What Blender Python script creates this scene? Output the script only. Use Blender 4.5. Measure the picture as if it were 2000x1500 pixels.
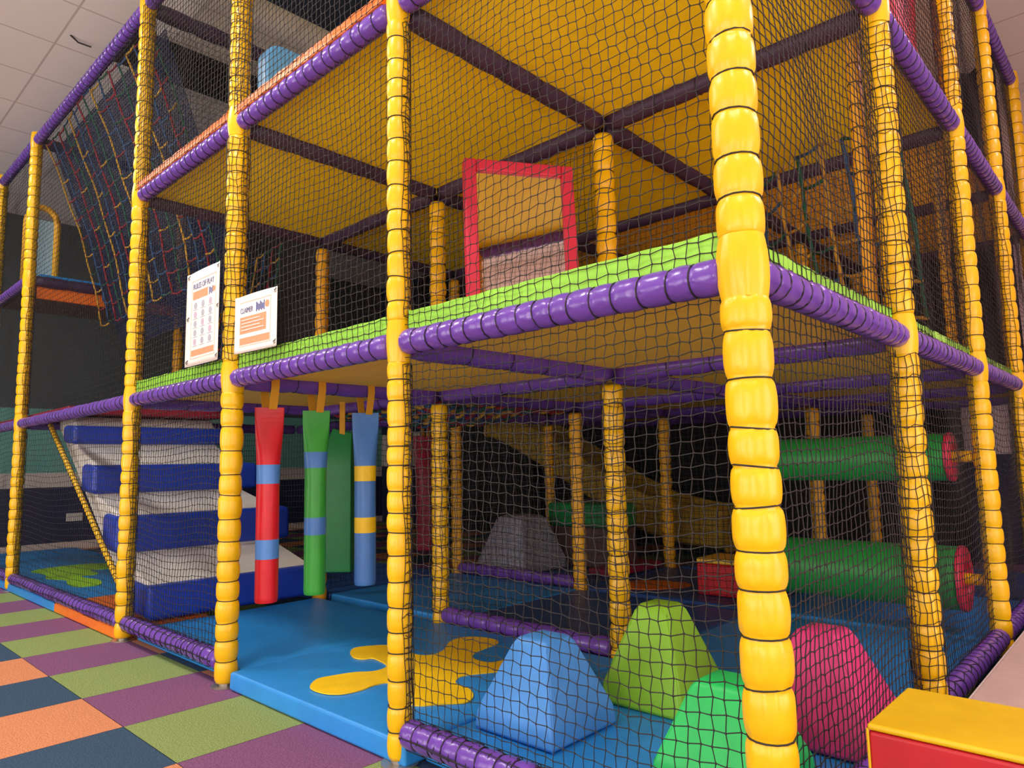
import bpy, math, random
import numpy as np
from mathutils import Vector, Matrix
PI = math.pi
S = bpy.context.scene
for o in list(bpy.data.objects):
    bpy.data.objects.remove(o)
COL = S.collection

# ------------------------------------------------------------------ camera
cd = bpy.data.cameras.new('camera')
cam = bpy.data.objects.new('camera', cd)
COL.objects.link(cam)
cd.sensor_width = 36; cd.sensor_fit = 'HORIZONTAL'; cd.lens = 24.6357
cd.clip_start = 0.05; cd.clip_end = 60
FW = Vector((-0.67828875, 0.72611467, 0.11261381))
RT = Vector((0.72901331, 0.68418978, -0.02058990))
UP = Vector((0.09199984, -0.06813107, 0.99342548))
CAM = Vector((0.66660, -1.48305, 0.95698))
m = Matrix((RT, UP, -FW)).transposed().to_4x4()
m.translation = CAM
cam.matrix_world = m
S.camera = cam

# ------------------------------------------------------------------ world, exposure
w = bpy.data.worlds.new('world'); S.world = w; w.use_nodes = True
w.node_tree.nodes['Background'].inputs[0].default_value = (0.9, 0.85, 0.85, 1)
w.node_tree.nodes['Background'].inputs[1].default_value = 0.3
S.view_settings.view_transform = 'Standard'
S.view_settings.look = 'None'
S.view_settings.gamma = 1
S.view_settings.use_curve_mapping = False
S.view_settings.exposure = -0.28
S.cycles.max_bounces = 8
S.cycles.diffuse_bounces = 5
S.cycles.glossy_bounces = 3

X = [0.0, -1.25, -2.5, -3.795, -6.41, -7.70]       # grid lines going left along the front
Y = [0.0, 1.266, 2.577, 3.804, 5.087]              # grid lines going back along the side
L = [0.103, 1.375, 2.62, 3.87]                     # beam heights
CEIL = 4.15
LEFT, BACK, RIGHT, FRONT = -9.5, 6.0, 3.2, -5.5

# ------------------------------------------------------------------ lights (ceiling panels + added fill windows are built further down as objects too)
PANELS = [(-6.6, -1.5), (-4.2, -1.5), (-1.8, -1.5), (0.9, -1.5), (1.6, 0.9), (1.6, 3.3)]
PANEL_W = 58.0
PANEL_F = [1.0, 1.0, 1.0, .62, .58, .85]
FILL_WINDOWS = [(-5.6, 2.0), (-2.2, 2.0), (1.2, 2.0)]  # unseen windows added to brighten the deck undersides
FILL_WINDOW_W = 88.0
SIDE_FILL_W = 28.0  # strength of the added right wall fill

# ------------------------------------------------------------------ helpers
def sc(c):                                          # sRGB 0-255 -> linear
    r = []
    for v in c[:3]:
        v = v / 255.0
        r.append(v / 12.92 if v <= 0.04045 else ((v + 0.055) / 1.055) ** 2.4)
    return (r[0], r[1], r[2], 1)

def mat(name, col, rough=0.5, metal=0.0, bump=0.0, bscale=60.0, var=0.0, vscale=8.0, emit=None, estr=0.0, coat=0.0, spec=0.5, stretch=None, blur=False):
    mt = bpy.data.materials.new(name); mt.use_nodes = True
    nt = mt.node_tree; b = nt.nodes['Principled BSDF']
    c = sc(col)
    b.inputs['Base Color'].default_value = c
    b.inputs['Roughness'].default_value = rough
    b.inputs['Metallic'].default_value = metal
    b.inputs['Specular IOR Level'].default_value = spec
    if coat: b.inputs['Coat Weight'].default_value = coat; b.inputs['Coat Roughness'].default_value = 0.15
    tc = nt.nodes.new('ShaderNodeTexCoord')
    src = tc.outputs['Object']
    if stretch:
        mp = nt.nodes.new('ShaderNodeMapping'); mp.inputs['Scale'].default_value = stretch
        nt.links.new(src, mp.inputs['Vector']); src = mp.outputs['Vector']
    if bump:
        n = nt.nodes.new('ShaderNodeTexNoise'); n.inputs['Scale'].default_value = bscale; n.inputs['Detail'].default_value = 3
        nt.links.new(src, n.inputs['Vector'])
        bp = nt.nodes.new('ShaderNodeBump'); bp.inputs['Strength'].default_value = bump; bp.inputs['Distance'].default_value = 0.01
        nt.links.new(n.outputs['Fac'], bp.inputs['Height']); nt.links.new(bp.outputs['Normal'], b.inputs['Normal'])
    if var:
        n2 = nt.nodes.new('ShaderNodeTexNoise'); n2.inputs['Scale'].default_value = vscale; n2.inputs['Detail'].default_value = 4
        nt.links.new(src, n2.inputs['Vector'])
        r = nt.nodes.new('ShaderNodeValToRGB')
        r.color_ramp.elements[0].position = 0.35; r.color_ramp.elements[1].position = 0.65
        r.color_ramp.elements[0].color = tuple(v * (1 - var) for v in c[:3]) + (1,)
        r.color_ramp.elements[1].color = tuple(min(1, v * (1 + var)) for v in c[:3]) + (1,)
        nt.links.new(n2.outputs['Fac'], r.inputs['Fac']); nt.links.new(r.outputs['Color'], b.inputs['Base Color'])
    if emit:
        b.inputs['Emission Color'].default_value = sc(emit); b.inputs['Emission Strength'].default_value = estr
    return mt

M = {}
def vinyl(k, col, **kw):
    a = dict(rough=0.33, bump=0.12, bscale=22, var=0.05, vscale=14)
    a.update(kw)
    M[k] = mat(k, col, **a)
vinyl('yellow_vinyl', (240, 188, 10), stretch=(1, 1, .45))
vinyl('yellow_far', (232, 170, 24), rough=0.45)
vinyl('purple_vinyl', (106, 68, 166), rough=0.24, bump=.4, bscale=16)
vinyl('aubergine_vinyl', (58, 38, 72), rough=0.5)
vinyl('lime_vinyl', (150, 216, 70), rough=0.4, bscale=50)
vinyl('orange_vinyl', (236, 118, 34), rough=0.4, bscale=50)
vinyl('deck_yellow', (236, 208, 22), rough=0.6, bump=0.03)
vinyl('deck_orange', (255, 204, 70), rough=0.6, bump=0.03)
vinyl('mat_blue', (40, 140, 218), rough=0.42, bump=0.25, bscale=5, var=0.04)
vinyl('mat_navy', (30, 74, 140), rough=0.45, bump=0.25, bscale=5)  # blue mat vinyl again, with the inside shade put into its colour
vinyl('splat_yellow', (248, 204, 16), rough=0.45)
vinyl('splat_lime', (160, 220, 40), rough=0.45)
vinyl('step_blue', (24, 62, 176), rough=0.35)
vinyl('step_white', (214, 212, 206), rough=0.5, var=0.08, vscale=5)
vinyl('red_vinyl', (212, 26, 40), rough=0.38)
vinyl('dark_red_vinyl', (150, 26, 52), rough=0.45)
vinyl('green_vinyl', (34, 150, 62), rough=0.42)
vinyl('dark_green_vinyl', (12, 128, 60), rough=0.42)
vinyl('bag_green', (54, 162, 56), rough=0.4)
vinyl('bag_blue', (72, 128, 200), rough=0.4)
vinyl('band_blue', (84, 140, 214), rough=0.4)
vinyl('cone_blue', (72, 146, 222), rough=0.45)
vinyl('cone_lime', (150, 214, 56), rough=0.45)
vinyl('cone_green', (36, 200, 96), rough=0.42)
vinyl('cone_pink', (226, 60, 128), rough=0.45)
vinyl('cone_grey', (150, 152, 168), rough=0.5)
vinyl('frame_red', (206, 40, 72), rough=0.45)
vinyl('box_yellow', (218, 182, 10), rough=0.45, bump=0.05)
vinyl('box_red', (180, 22, 36), rough=0.45, bump=0.05)
vinyl('beige_vinyl', (196, 176, 164), rough=0.5, bump=0.1, bscale=3)
vinyl('sky_vinyl', (96, 170, 226), rough=0.35)
vinyl('brown_vinyl', (92, 66, 60), rough=0.6)
vinyl('slide_olive', (196, 160, 50), rough=0.5)
M['strap_yellow'] = mat('strap_yellow', (222, 160, 34), rough=0.7, bump=0.2, bscale=200)
M['cord_black'] = mat('cord_black', (34, 28, 28), rough=0.6)
M['net_black'] = mat('net_black', (40, 36, 36), rough=0.5, spec=0.35)
M['net_dense'] = mat('net_dense', (26, 26, 30), rough=0.8)
M['metal'] = mat('metal', (170, 165, 155), rough=0.35, metal=0.8)
M['navy_paint'] = mat('navy_paint', (22, 32, 66), rough=0.6)
M['teal_paint'] = mat('teal_paint', (98, 160, 150), rough=0.7, var=0.04, vscale=2)
M['slate_paint'] = mat('slate_paint', (66, 76, 80), rough=0.7)
M['cream_paint'] = mat('cream_paint', (196, 186, 178), rough=0.7)
M['pink_paint'] = mat('pink_paint', (226, 204, 194), rough=0.8)
M['black_panel'] = mat('black_panel', (24, 24, 28), rough=0.9)
M['navy_panel'] = mat('navy_panel', (26, 40, 66), rough=0.8)
M['banner'] = mat('banner', (240, 232, 226), rough=0.5)
M['ink_orange'] = mat('ink_orange', (226, 150, 110), rough=0.6)
M['ink_line'] = mat('ink_line', (236, 190, 165), rough=0.6)
M['ink_blue'] = mat('ink_blue', (92, 100, 150), rough=0.6)
M['ink_grey'] = mat('ink_grey', (170, 172, 184), rough=0.6)
M['ink_mauve'] = mat('ink_mauve', (190, 170, 190), rough=0.6)
M['mirror'] = mat('mirror', (232, 222, 218), rough=0.03, metal=1.0)
M['rope_red'] = mat('rope_red', (140, 28, 44), rough=0.8, bump=0.5, bscale=300)
M['rope_green'] = mat('rope_green', (18, 84, 66), rough=0.8, bump=0.5, bscale=300)
M['rope_yellow'] = mat('rope_yellow', (190, 146, 44), rough=0.8, bump=0.5, bscale=300)
M['rope_blue'] = mat('rope_blue', (36, 76, 120), rough=0.8, bump=0.5, bscale=300)
M['lash_blue'] = mat('lash_blue', (120, 150, 200), rough=0.6)
M['knit_navy'] = mat('knit_navy', (36, 52, 92), rough=0.9)
M['diffuser'] = mat('diffuser', (250, 248, 244), rough=0.4, emit=(255, 246, 238), estr=9.0)
M['daylight'] = mat('daylight', (250, 248, 244), rough=0.4, emit=(255, 244, 240), estr=3.0)  # glowing panes of the added fill windows
M['white_plastic'] = mat('white_plastic', (200, 196, 190), rough=0.4)
M['acrylic'] = mat('acrylic', (170, 205, 214), rough=0.15)
for k, c in (('carpet_green', (140, 160, 98)), ('carpet_purple', (132, 88, 126)), ('carpet_navy', (62, 86, 110)), ('carpet_orange', (214, 142, 102))):
    mt = mat(k, c, rough=0.95, bump=0.6, bscale=220, var=0.22, vscale=150, spec=0.1)
    M[k] = mt
# ceiling with tile joints
def ceiling_mat():
    mt = bpy.data.materials.new('ceiling_tile'); mt.use_nodes = True; nt = mt.node_tree; b = nt.nodes['Principled BSDF']
    tc = nt.nodes.new('ShaderNodeTexCoord'); mp = nt.nodes.new('ShaderNodeMapping'); mp.inputs['Location'].default_value = (0.35, 0.19, 0)
    br = nt.nodes.new('ShaderNodeTexBrick'); br.offset = 0; br.squash = 1
    br.inputs['Scale'].default_value = 1; br.inputs['Brick Width'].default_value = 0.6; br.inputs['Row Height'].default_value = 0.6
    br.inputs['Mortar Size'].default_value = 0.008; br.inputs['Mortar Smooth'].default_value = 0.2
    br.inputs['Color1'].default_value = sc((240, 234, 230)); br.inputs['Color2'].default_value = sc((237, 231, 227)); br.inputs['Mortar'].default_value = sc((200, 190, 184))
    nt.links.new(tc.outputs['Object'], mp.inputs['Vector']); nt.links.new(mp.outputs['Vector'], br.inputs['Vector']); nt.links.new(br.outputs['Color'], b.inputs['Base Color'])
    b.inputs['Roughness'].default_value = 0.9
    return mt
M['ceiling_tile'] = ceiling_mat()

class MB:
    def __init__(s): s.v = []; s.f = []; s.m = []
    def add(s, vs, fs, mi=0):
        o = len(s.v); s.v.extend([tuple(p) for p in vs]); s.f.extend([tuple(i + o for i in f) for f in fs]); s.m.extend([mi] * len(fs))
        return s
    def box(s, a, b, mi=0, mx=None):
        x0, y0, z0 = a; x1, y1, z1 = b
        vs = [(x0,y0,z0),(x1,y0,z0),(x1,y1,z0),(x0,y1,z0),(x0,y0,z1),(x1,y0,z1),(x1,y1,z1),(x0,y1,z1)]
        if mx: vs = [tuple(mx @ Vector(p)) for p in vs]
        return s.add(vs, [(3,2,1,0),(4,5,6,7),(0,1,5,4),(1,2,6,5),(2,3,7,6),(3,0,4,7)], mi)
    def tube(s, pts, r, n=6, mi=0, closed=False, cap=True):
        pts = [Vector(p) for p in pts]; N = len(pts); rings = []
        for i, p in enumerate(pts):
            a = pts[(i - 1) % N] if (closed or i) else pts[0]; b = pts[(i + 1) % N] if (closed or i < N - 1) else pts[-1]
            t = (b - a)
            t = t.normalized() if t.length > 1e-9 else Vector((0, 0, 1))
            ref = Vector((0, 0, 1)) if abs(t.z) < 0.9 else Vector((1, 0, 0))
            u = t.cross(ref).normalized(); v = t.cross(u)
            rr = r[i] if isinstance(r, (list, tuple)) else r
            rings.append([p + (u * math.cos(2*PI*k/n) + v * math.sin(2*PI*k/n)) * rr for k in range(n)])
        vs = [q for g in rings for q in g]; fs = []
        for i in range(N if closed else N - 1):
            j = (i + 1) % N
            for k in range(n):
                k2 = (k + 1) % n
                fs.append((i*n + k, j*n + k, j*n + k2, i*n + k2))
        if cap and not closed:
            fs.append(tuple(range(n))); fs.append(tuple((N-1)*n + k for k in reversed(range(n))))
        return s.add(vs, fs, mi)
    def mesh(s, name, mats, smooth=True, angle=None):
        me = bpy.data.meshes.new(name); me.from_pydata(s.v, [], s.f)
        for mt in mats: me.materials.append(mt)
        if len(mats) > 1: me.polygons.foreach_set('material_index', s.m)
        if smooth: me.polygons.foreach_set('use_smooth', [True] * len(s.f))
        me.update()
        return me
    def obj(s, name, mats, parent=None, smooth=False, bevel=0, seg=3, loc=None):
        if not isinstance(mats, (list, tuple)): mats = [mats]
        me = s.mesh(name, mats, smooth)
        return link(name, me, parent, bevel, seg, loc)

def link(name, me, parent=None, bevel=0, seg=3, loc=None):
    o = bpy.data.objects.new(name, me); COL.objects.link(o)
    if parent: o.parent = parent
    if loc: o.location = loc
    if bevel:
        b = o.modifiers.new('bevel', 'BEVEL'); b.width = bevel; b.segments = seg; b.limit_method = 'ANGLE'; b.angle_limit = math.radians(35)
        o.modifiers.new('wn', 'WEIGHTED_NORMAL')
        for p in me.polygons: p.use_smooth = True
    return o

def tag(o, label, cat, group=None, kind=None):
    o['label'] = label; o['category'] = cat
    o['kind'] = kind or 'thing'
    if group: o['group'] = group
    return o
def thing(name, label, cat, loc=(0, 0, 0), rz=0, group=None):
    o = bpy.data.objects.new(name, None); COL.objects.link(o); o.empty_display_size = 0.05
    o.location = loc; o.rotation_euler = (0, 0, rz)
    return tag(o, label, cat, group)
def struct(name, mb, mats, **k):
    o = mb.obj(name, mats, **k); o['kind'] = 'structure'; return o

# ------------------------------------------------------------------ room shell
mb = MB(); mats4 = [M['carpet_green'], M['carpet_purple'], M['carpet_navy'], M['carpet_orange']]
x0 = -2.315 - 0.5 * 15; y0 = -0.479 - 0.5 * 11
for i in range(27):
    for j in range(24):
        xa = x0 + i * 0.5; ya = y0 + j * 0.5
        row = (i - 15) % 2; colm = (j - 11) % 2      # the column starting at y=-0.479 is green/purple
        mi = (0 if row == 0 else 1) if colm == 0 else (2 if row == 0 else 3)
        g = 0.0012
        mb.add([(xa+g, ya+g, 0), (xa+.5-g, ya+g, 0), (xa+.5-g, ya+.5-g, 0), (xa+g, ya+.5-g, 0)], [(0,1,2,3)], mi)
mb.add([(x0-.5, y0-.5, -.004), (x0+14, y0-.5, -.004), (x0+14, y0+12.5, -.004), (x0-.5, y0+12.5, -.004)], [(0,1,2,3)], 2)
struct('floor', mb, mats4)
mb = MB(); mb.box((LEFT-.1, FRONT-.1, CEIL), (RIGHT+.1, BACK+.1, CEIL+.08)); struct('ceiling', mb, M['ceiling_tile'])
def wall_bands(name, a, b, bands, th):
    mb = MB(); mm = []
    for i, (z0, z1, mk) in enumerate(bands):
        mm.append(M[mk])
        if th == 'x-': mb.box((a[0]-.1, a[1], z0), (a[0], b[1], z1), i)
        if th == 'y+': mb.box((a[0], a[1], z0), (b[0], a[1]+.1, z1), i)
        if th == 'x+': mb.box((a[0], a[1], z0), (a[0]+.1, b[1], z1), i)
        if th == 'y-': mb.box((a[0], a[1]-.1, z0), (b[0], a[1], z1), i)
    struct(name, mb, mm)
wall_bands('wall_left', (LEFT, FRONT), (LEFT, BACK), [(0, .78, 'navy_paint'), (.78, .96, 'cream_paint'), (.96, 1.75, 'teal_paint'), (1.75, CEIL, 'slate_paint')], 'x-')
wall_bands('wall_back', (LEFT, BACK), (-.9, BACK), [(0, .95, 'navy_paint'), (.95, 1.5, 'cream_paint'), (1.5, CEIL, 'navy_panel')], 'y+')
wall_bands('wall_back_right', (-.9, BACK), (RIGHT, BACK), [(0, .95, 'navy_paint'), (.95, 1.5, 'cream_paint'), (1.5, CEIL, 'pink_paint')], 'y+')
wall_bands('wall_right', (RIGHT, FRONT), (RIGHT, BACK), [(0, CEIL, 'pink_paint')], 'x+')
wall_bands('wall_front', (LEFT, FRONT), (RIGHT, FRONT), [(0, CEIL, 'pink_paint')], 'y-')
mb = MB(); mb.box((LEFT, FRONT+.02, 0), (LEFT+.015, BACK, .1)); struct('baseboard_left', mb, M['cream_paint'])
# unseen windows added behind the camera, with area lamps as fill
for i, (wx, ww) in enumerate(FILL_WINDOWS):
    mb = MB(); z0, z1 = .12, 2.8; xa, xb = wx - ww/2, wx + ww/2; t = .06
    for a, b in (((xa-t, z0-t), (xb+t, z0)), ((xa-t, z1), (xb+t, z1+t)), ((xa-t, z0), (xa, z1)), ((xb, z0), (xb+t, z1)), ((wx-t/3, z0), (wx+t/3, z1))):
        mb.box((a[0], FRONT+.005, a[1]), (b[0], FRONT+.06, b[1]))
    o = struct('window_%d' % (i+1), mb, M['white_plastic'])
    g = MB(); g.box((xa, FRONT+.004, z0), (xb, FRONT+.012, z1)); g.obj('pane', M['daylight'], o)
    ld = bpy.data.lights.new('daylight', 'AREA'); ld.shape = 'RECTANGLE'; ld.size = ww; ld.size_y = 2.6; ld.energy = FILL_WINDOW_W; ld.color = (1.0, .95, .93)
    lo = bpy.data.objects.new('window_light', ld); COL.objects.link(lo); lo.location = (wx, FRONT+.1, 1.46); lo.rotation_euler = (PI/2 + .25, 0, 0); lo.parent = o
for i, (wy, ww) in enumerate([(-2.6, 2.0), (.6, 2.0)]):  # unseen right wall windows added to lift the first deck underside
    mb = MB(); z0, z1 = .12, 2.6; ya, yb = wy - ww/2, wy + ww/2; t = .06
    for a, b in (((ya-t, z0-t), (yb+t, z0)), ((ya-t, z1), (yb+t, z1+t)), ((ya-t, z0), (ya, z1)), ((yb, z0), (yb+t, z1)), ((wy-t/3, z0), (wy+t/3, z1))):
        mb.box((RIGHT-.06, a[0], a[1]), (RIGHT-.005, b[0], b[1]))
    o = struct('window_%d' % (i+4), mb, M['white_plastic'])
    g = MB(); g.box((RIGHT-.012, ya, z0), (RIGHT-.004, yb, z1)); g.obj('pane', M['daylight'], o)
    ld = bpy.data.lights.new('daylight', 'AREA'); ld.shape = 'RECTANGLE'; ld.size = 2.4; ld.size_y = ww; ld.energy = SIDE_FILL_W; ld.color = (1.0, .90, .92)
    lo = bpy.data.objects.new('window_light', ld); COL.objects.link(lo); lo.location = (RIGHT-.1, wy, 1.36); lo.rotation_euler = (0, PI/2 + .12, 0); lo.parent = o
names = ['far left', 'second from the left', 'over the entrance side', 'over the near corner', 'over the right aisle', 'right aisle, far end']
for i, (px, py) in enumerate(PANELS):
    t = thing('ceiling_light', 'square white LED panel in the tiled ceiling, ' + names[i], 'ceiling light', (px, py, CEIL), 0, 'LED panels in the ceiling')
    mb = MB()
    for a, b in (((-.31,-.31),(.31,-.29)),((-.31,.29),(.31,.31)),((-.31,-.29),(-.29,.29)),((.29,-.29),(.31,.29))):
        mb.box((a[0], a[1], -.015), (b[0], b[1], 0))
    mb.obj('frame', M['white_plastic'], t)
    g = MB(); g.box((-.29, -.29, -.01), (.29, .29, -.002)); g.obj('diffuser', M['diffuser'], t)
    ld = bpy.data.lights.new('panel', 'AREA'); ld.shape = 'SQUARE'; ld.size = .56; ld.energy = PANEL_W * PANEL_F[i]; ld.color = (1.0, .94, .88) if i < 4 else (1.0, .62, .86)
    lo = bpy.data.objects.new('panel_light', ld); COL.objects.link(lo); lo.location = (0, 0, -.03); lo.parent = t
# dark bands on the ceiling above the frame
mb = MB(); mb.box((-5.03, .15, CEIL-.04), (-4.52, BACK-.05, CEIL-.001)); struct('trim_1', mb, M['black_panel'])
mb = MB(); mb.box((-3.53, .3, CEIL-.04), (-1.3, BACK-.05, CEIL-.001)); struct('trim_2', mb, M['navy_panel'])

# ------------------------------------------------------------------ padded tubes
R0 = random.Random(7)
def padded(length, R, spacing, seed, n=20, detail=7, pinch=.16, jitter=.18):
    """pillowed foam sleeve along +z from 0..length and the cord ties in its grooves"""
    rnd = random.Random(seed)
    k = max(2, round(length / spacing)); cuts = [0.0]
    ws = [1 + rnd.uniform(-jitter, jitter) for _ in range(k)]; tot = sum(ws); acc = 0
    for wv in ws: acc += wv; cuts.append(length * acc / tot)
    vs = []; rings = 0
    for i in range(k):
        a, b = cuts[i], cuts[i+1]; puff = R * (1 + rnd.uniform(-.02, .035)); ph = rnd.uniform(0, 6.28); kk = rnd.choice((6, 7, 9, 11)); ox = rnd.uniform(-1, 1) * R * .025; oy = rnd.uniform(-1, 1) * R * .025
        for j in range(detail + (1 if i == k-1 else 0)):
            t = j / detail; e = abs(2*t - 1)
            r = puff * (1 - pinch * e ** 3.2)
            wr = .055 * e ** 3 * (1 - e ** 10) if n > 30 else .036 * e ** 2 * (1 - e ** 8)
            z = a + (b - a) * t
            for q in range(n):
                th = 2 * PI * q / n
                rr = r * (1 + wr * math.sin(kk * th + ph) + wr * .7 * math.sin((kk + 5) * th - ph))
                vs.append((rr * math.cos(th) + ox * (1 - e), rr * math.sin(th) + oy * (1 - e), z))
            rings += 1
    fs = []
    for i in range(rings - 1):
        for q in range(n):
            q2 = (q + 1) % n; fs.append((i*n+q, i*n+q2, (i+1)*n+q2, (i+1)*n+q))
    fs.append(tuple(reversed(range(n)))); fs.append(tuple((rings-1)*n + q for q in range(n)))
    pad = MB().add(vs, fs)
    cord = MB()
    for c in cuts[1:-1]:
        rr = R * (1 - pinch) + .0028; tilt = rnd.uniform(-.12, .12); pt = rnd.uniform(0, 6.28)
        cord.tube([(rr*math.cos(2*PI*q/14), rr*math.sin(2*PI*q/14), c + rr*tilt*math.cos(2*PI*q/14 + pt)) for q in range(14)], .0021, 5, closed=True)
    # the lacing that runs from tie to tie
    pts = []
    for i, c in enumerate(cuts[1:-1]):
        a = 2.2 + (.25 if i % 2 else -.25); pts.append(((R*.93)*math.cos(a), (R*.93)*math.sin(a), c))
        if i < len(cuts) - 3:
            zz = (c + cuts[i+2]) / 2; pts.append(((R*1.03)*math.cos(2.2), (R*1.03)*math.sin(2.2), zz))
    if len(pts) > 1: cord.tube(pts, .0018, 4)
    return pad, cord
cache = {}
def padded_mesh(length, R, spacing, seed, mk, n=20, detail=7, **k):
    key = (round(length, 3), R, spacing, seed, mk, n)
    if key not in cache:
        p, c = padded(length, R, spacing, seed, n, detail, **k)
        cache[key] = (p.mesh('padding_sleeve', [M[mk]]), c.mesh('lacing_cord', [M['cord_black']]))
    return cache[key]

ordn = ['first', 'second', 'third', 'fourth', 'fifth', 'sixth']
def net_wrap(R, z0, z1, th0, th1, nth, nz, seed):
    """net drawn tightly round a post"""
    rnd = random.Random(seed); mb = MB(); r = R + .004
    P = [[None]*(nz+1) for _ in range(nth+1)]
    for i in range(nth+1):
        for j in range(nz+1):
            th = th0 + (th1-th0)*i/nth + rnd.uniform(-.06, .06) + .12*math.sin(j*.5+i); z = z0 + (z1-z0)*j/nz + rnd.uniform(-.006, .006) + .006*math.sin(i*1.3)
            P[i][j] = (r*math.cos(th), r*math.sin(th), z)
    for i in range(nth+1): mb.tube(P[i], .0016, 3, cap=False)
    for j in range(nz+1): mb.tube([P[i][j] for i in range(nth+1)], .0016, 3, cap=False)
    return mb.mesh('net_wrap', [M['net_black']])

def post(x, y, label, R=.05, spacing=.082, levels=(0, 1, 2, 3), seed=1, n=20, group=None, mk='yellow_vinyl', wraps=(), foot=True, joints=True, top=None, far=False, rz=0):
    t = thing('padded_post', label, 'padded post', (x, y, 0), rz, group)
    segs = []
    bot = .014 if foot else .02
    zs = [L[l] for l in levels]
    for a, b in zip(zs[:-1], zs[1:]):
        if a < .2: a = bot - .07
        segs.append((a + .075, b - .06))
    if top: segs.append((zs[-1] + .075, top))
    det, nn = (4, 12) if far else (11 if n > 30 else 7, n)
    for i, (a, b) in enumerate(segs):
        pm, cm = padded_mesh(b - a, R, spacing, seed * 10 + i, mk, nn, det)
        link('padding_sleeve', pm, t, loc=(0, 0, a)); link('lacing_cord', cm, t, loc=(0, 0, a))
    if joints:
        for l in levels[1:]:
            mb = MB(); k = 10; vs = []
            for i in range(k+1):
                tt = i / k; z = L[l] - .066 + .145 * tt; e = abs(2*tt-1)
                for q in range(nn):
                    th = 2*PI*q/nn; rr = R * (1.06 - .14 * e**2) * (1 + .02*math.sin(5*th + 3*tt + seed) + .012*math.sin(11*th))
                    vs.append((rr*math.cos(th), rr*math.sin(th), z))
            fs = [(i*nn+q, i*nn+(q+1)%nn, (i+1)*nn+(q+1)%nn, (i+1)*nn+q) for i in range(k) for q in range(nn)]
            mb.add(vs, fs); mb.obj('joint_wrap', M[mk], t, smooth=True)
    if not foot: return t
    mb = MB(); mb.tube([(0, 0, .001), (0, 0, .006)], .062, 20); mb.tube([(0, 0, .006), (0, 0, bot + .01)], .028, 14); mb.obj('foot_plate', M['metal'], t, smooth=False)
    for (za, zb, t0, t1, nt_) in wraps:
        link('net_wrap', net_wrap(R, za, zb, t0, t1, nt_, max(6, int((zb-za)/.034)), seed), t)
    return t

A, Bc = math.radians(-20), math.radians(75)
# --- posts of the front and the side
side = -PI*.75
post(0, 0, 'large plain yellow padded post at the near corner of the play frame', R=.054, spacing=.092, seed=1, n=48)
post(X[1], 0, 'yellow padded front post at the right side of the open entrance', R=.041, spacing=.078, seed=2, n=24, wraps=[(.12, 1.3, -.3, 1.3, 4), (1.46, 2.54, -.3, 1.3, 4)])
post(X[2], 0, 'yellow padded front post at the left side of the open entrance, between the two banners', R=.05, spacing=.09, seed=3, n=22, wraps=[(1.46, 2.54, -2.2, 1.3, 8), (2.72, 3.8, -2.2, 1.3, 7)])
post(X[3], 0, 'yellow padded front post standing in front of the blue and white steps', R=.047, spacing=.088, seed=4, wraps=[(.12, 1.3, -.2, 1.4, 4), (1.46, 2.54, -.2, 1.4, 4), (2.72, 3.8, -.2, 1.4, 4)])
post(X[4], 0, 'thin yellow padded front post left of the blue and white steps', R=.047, spacing=.095, seed=5, wraps=[(.12, 1.3, -.2, 1.4, 4), (1.46, 2.54, -.2, 1.4, 4)])
post(X[5], 0, 'yellow padded front post at the left edge of the view', R=.05, spacing=.095, seed=6, wraps=[(2.7, 3.8, -2.2, 1.3, 6)])
post(0, Y[1], 'net covered yellow padded post in the right side, first behind the near corner', R=.05, spacing=.09, seed=7, n=22, wraps=[(.12, 1.3, -3.0, .4, 8), (1.46, 2.54, -3.0, .4, 8), (2.72, 3.8, -3.0, .4, 8)])
post(0, Y[2], 'yellow padded post in the right side beside the red roller ends', R=.047, spacing=.085, seed=8, wraps=[(1.46, 2.54, -3.1, -1.5, 4), (2.72, 3.8, -3.0, .3, 8)])
post(0, Y[3], 'yellow padded post in the right side, third behind the near corner', R=.045, spacing=.09, seed=9, wraps=[(.12, 1.3, -3.0, -1.0, 4), (1.46, 2.54, -3.0, -1.0, 4)])
post(0, Y[4], 'yellow padded post at the far end of the right side', R=.05, spacing=.09, seed=10)
post(-.095, Y[1]+.03, 'thin yellow padded post tucked just inside the first right side post', R=.026, spacing=.09, levels=(1, 2), seed=11, mk='yellow_far', far=True, joints=False, foot=False).location.z = 0
post(-.095, Y[2]+.03, 'thin yellow padded post tucked just inside the second right side post', R=.026, spacing=.09, levels=(1, 2), seed=12, mk='yellow_far', far=True, joints=False, foot=False)
# --- posts inside
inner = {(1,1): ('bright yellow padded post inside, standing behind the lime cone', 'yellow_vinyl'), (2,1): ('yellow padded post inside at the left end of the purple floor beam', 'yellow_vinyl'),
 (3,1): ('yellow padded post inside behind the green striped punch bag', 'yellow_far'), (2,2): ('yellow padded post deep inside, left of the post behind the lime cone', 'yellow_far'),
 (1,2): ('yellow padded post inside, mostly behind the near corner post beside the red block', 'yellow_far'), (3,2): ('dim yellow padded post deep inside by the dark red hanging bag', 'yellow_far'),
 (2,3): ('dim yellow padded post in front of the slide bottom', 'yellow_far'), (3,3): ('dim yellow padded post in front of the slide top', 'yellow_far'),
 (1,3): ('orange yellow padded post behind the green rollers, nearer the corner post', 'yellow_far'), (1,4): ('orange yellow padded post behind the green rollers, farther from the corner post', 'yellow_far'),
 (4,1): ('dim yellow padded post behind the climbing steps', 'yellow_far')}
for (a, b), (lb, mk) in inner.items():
    post(X[a], Y[b], lb, R=.05, spacing=.1, seed=20 + a*5 + b, mk=mk, far=(a + b > 3), levels=(0, 1, 2, 3) if b < 3 else (0, 1, 2), joints=False, wraps=[(.12, 1.25, -3.2, 0, 5)] if (a, b) in ((1, 1), (2, 1)) else [])

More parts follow.
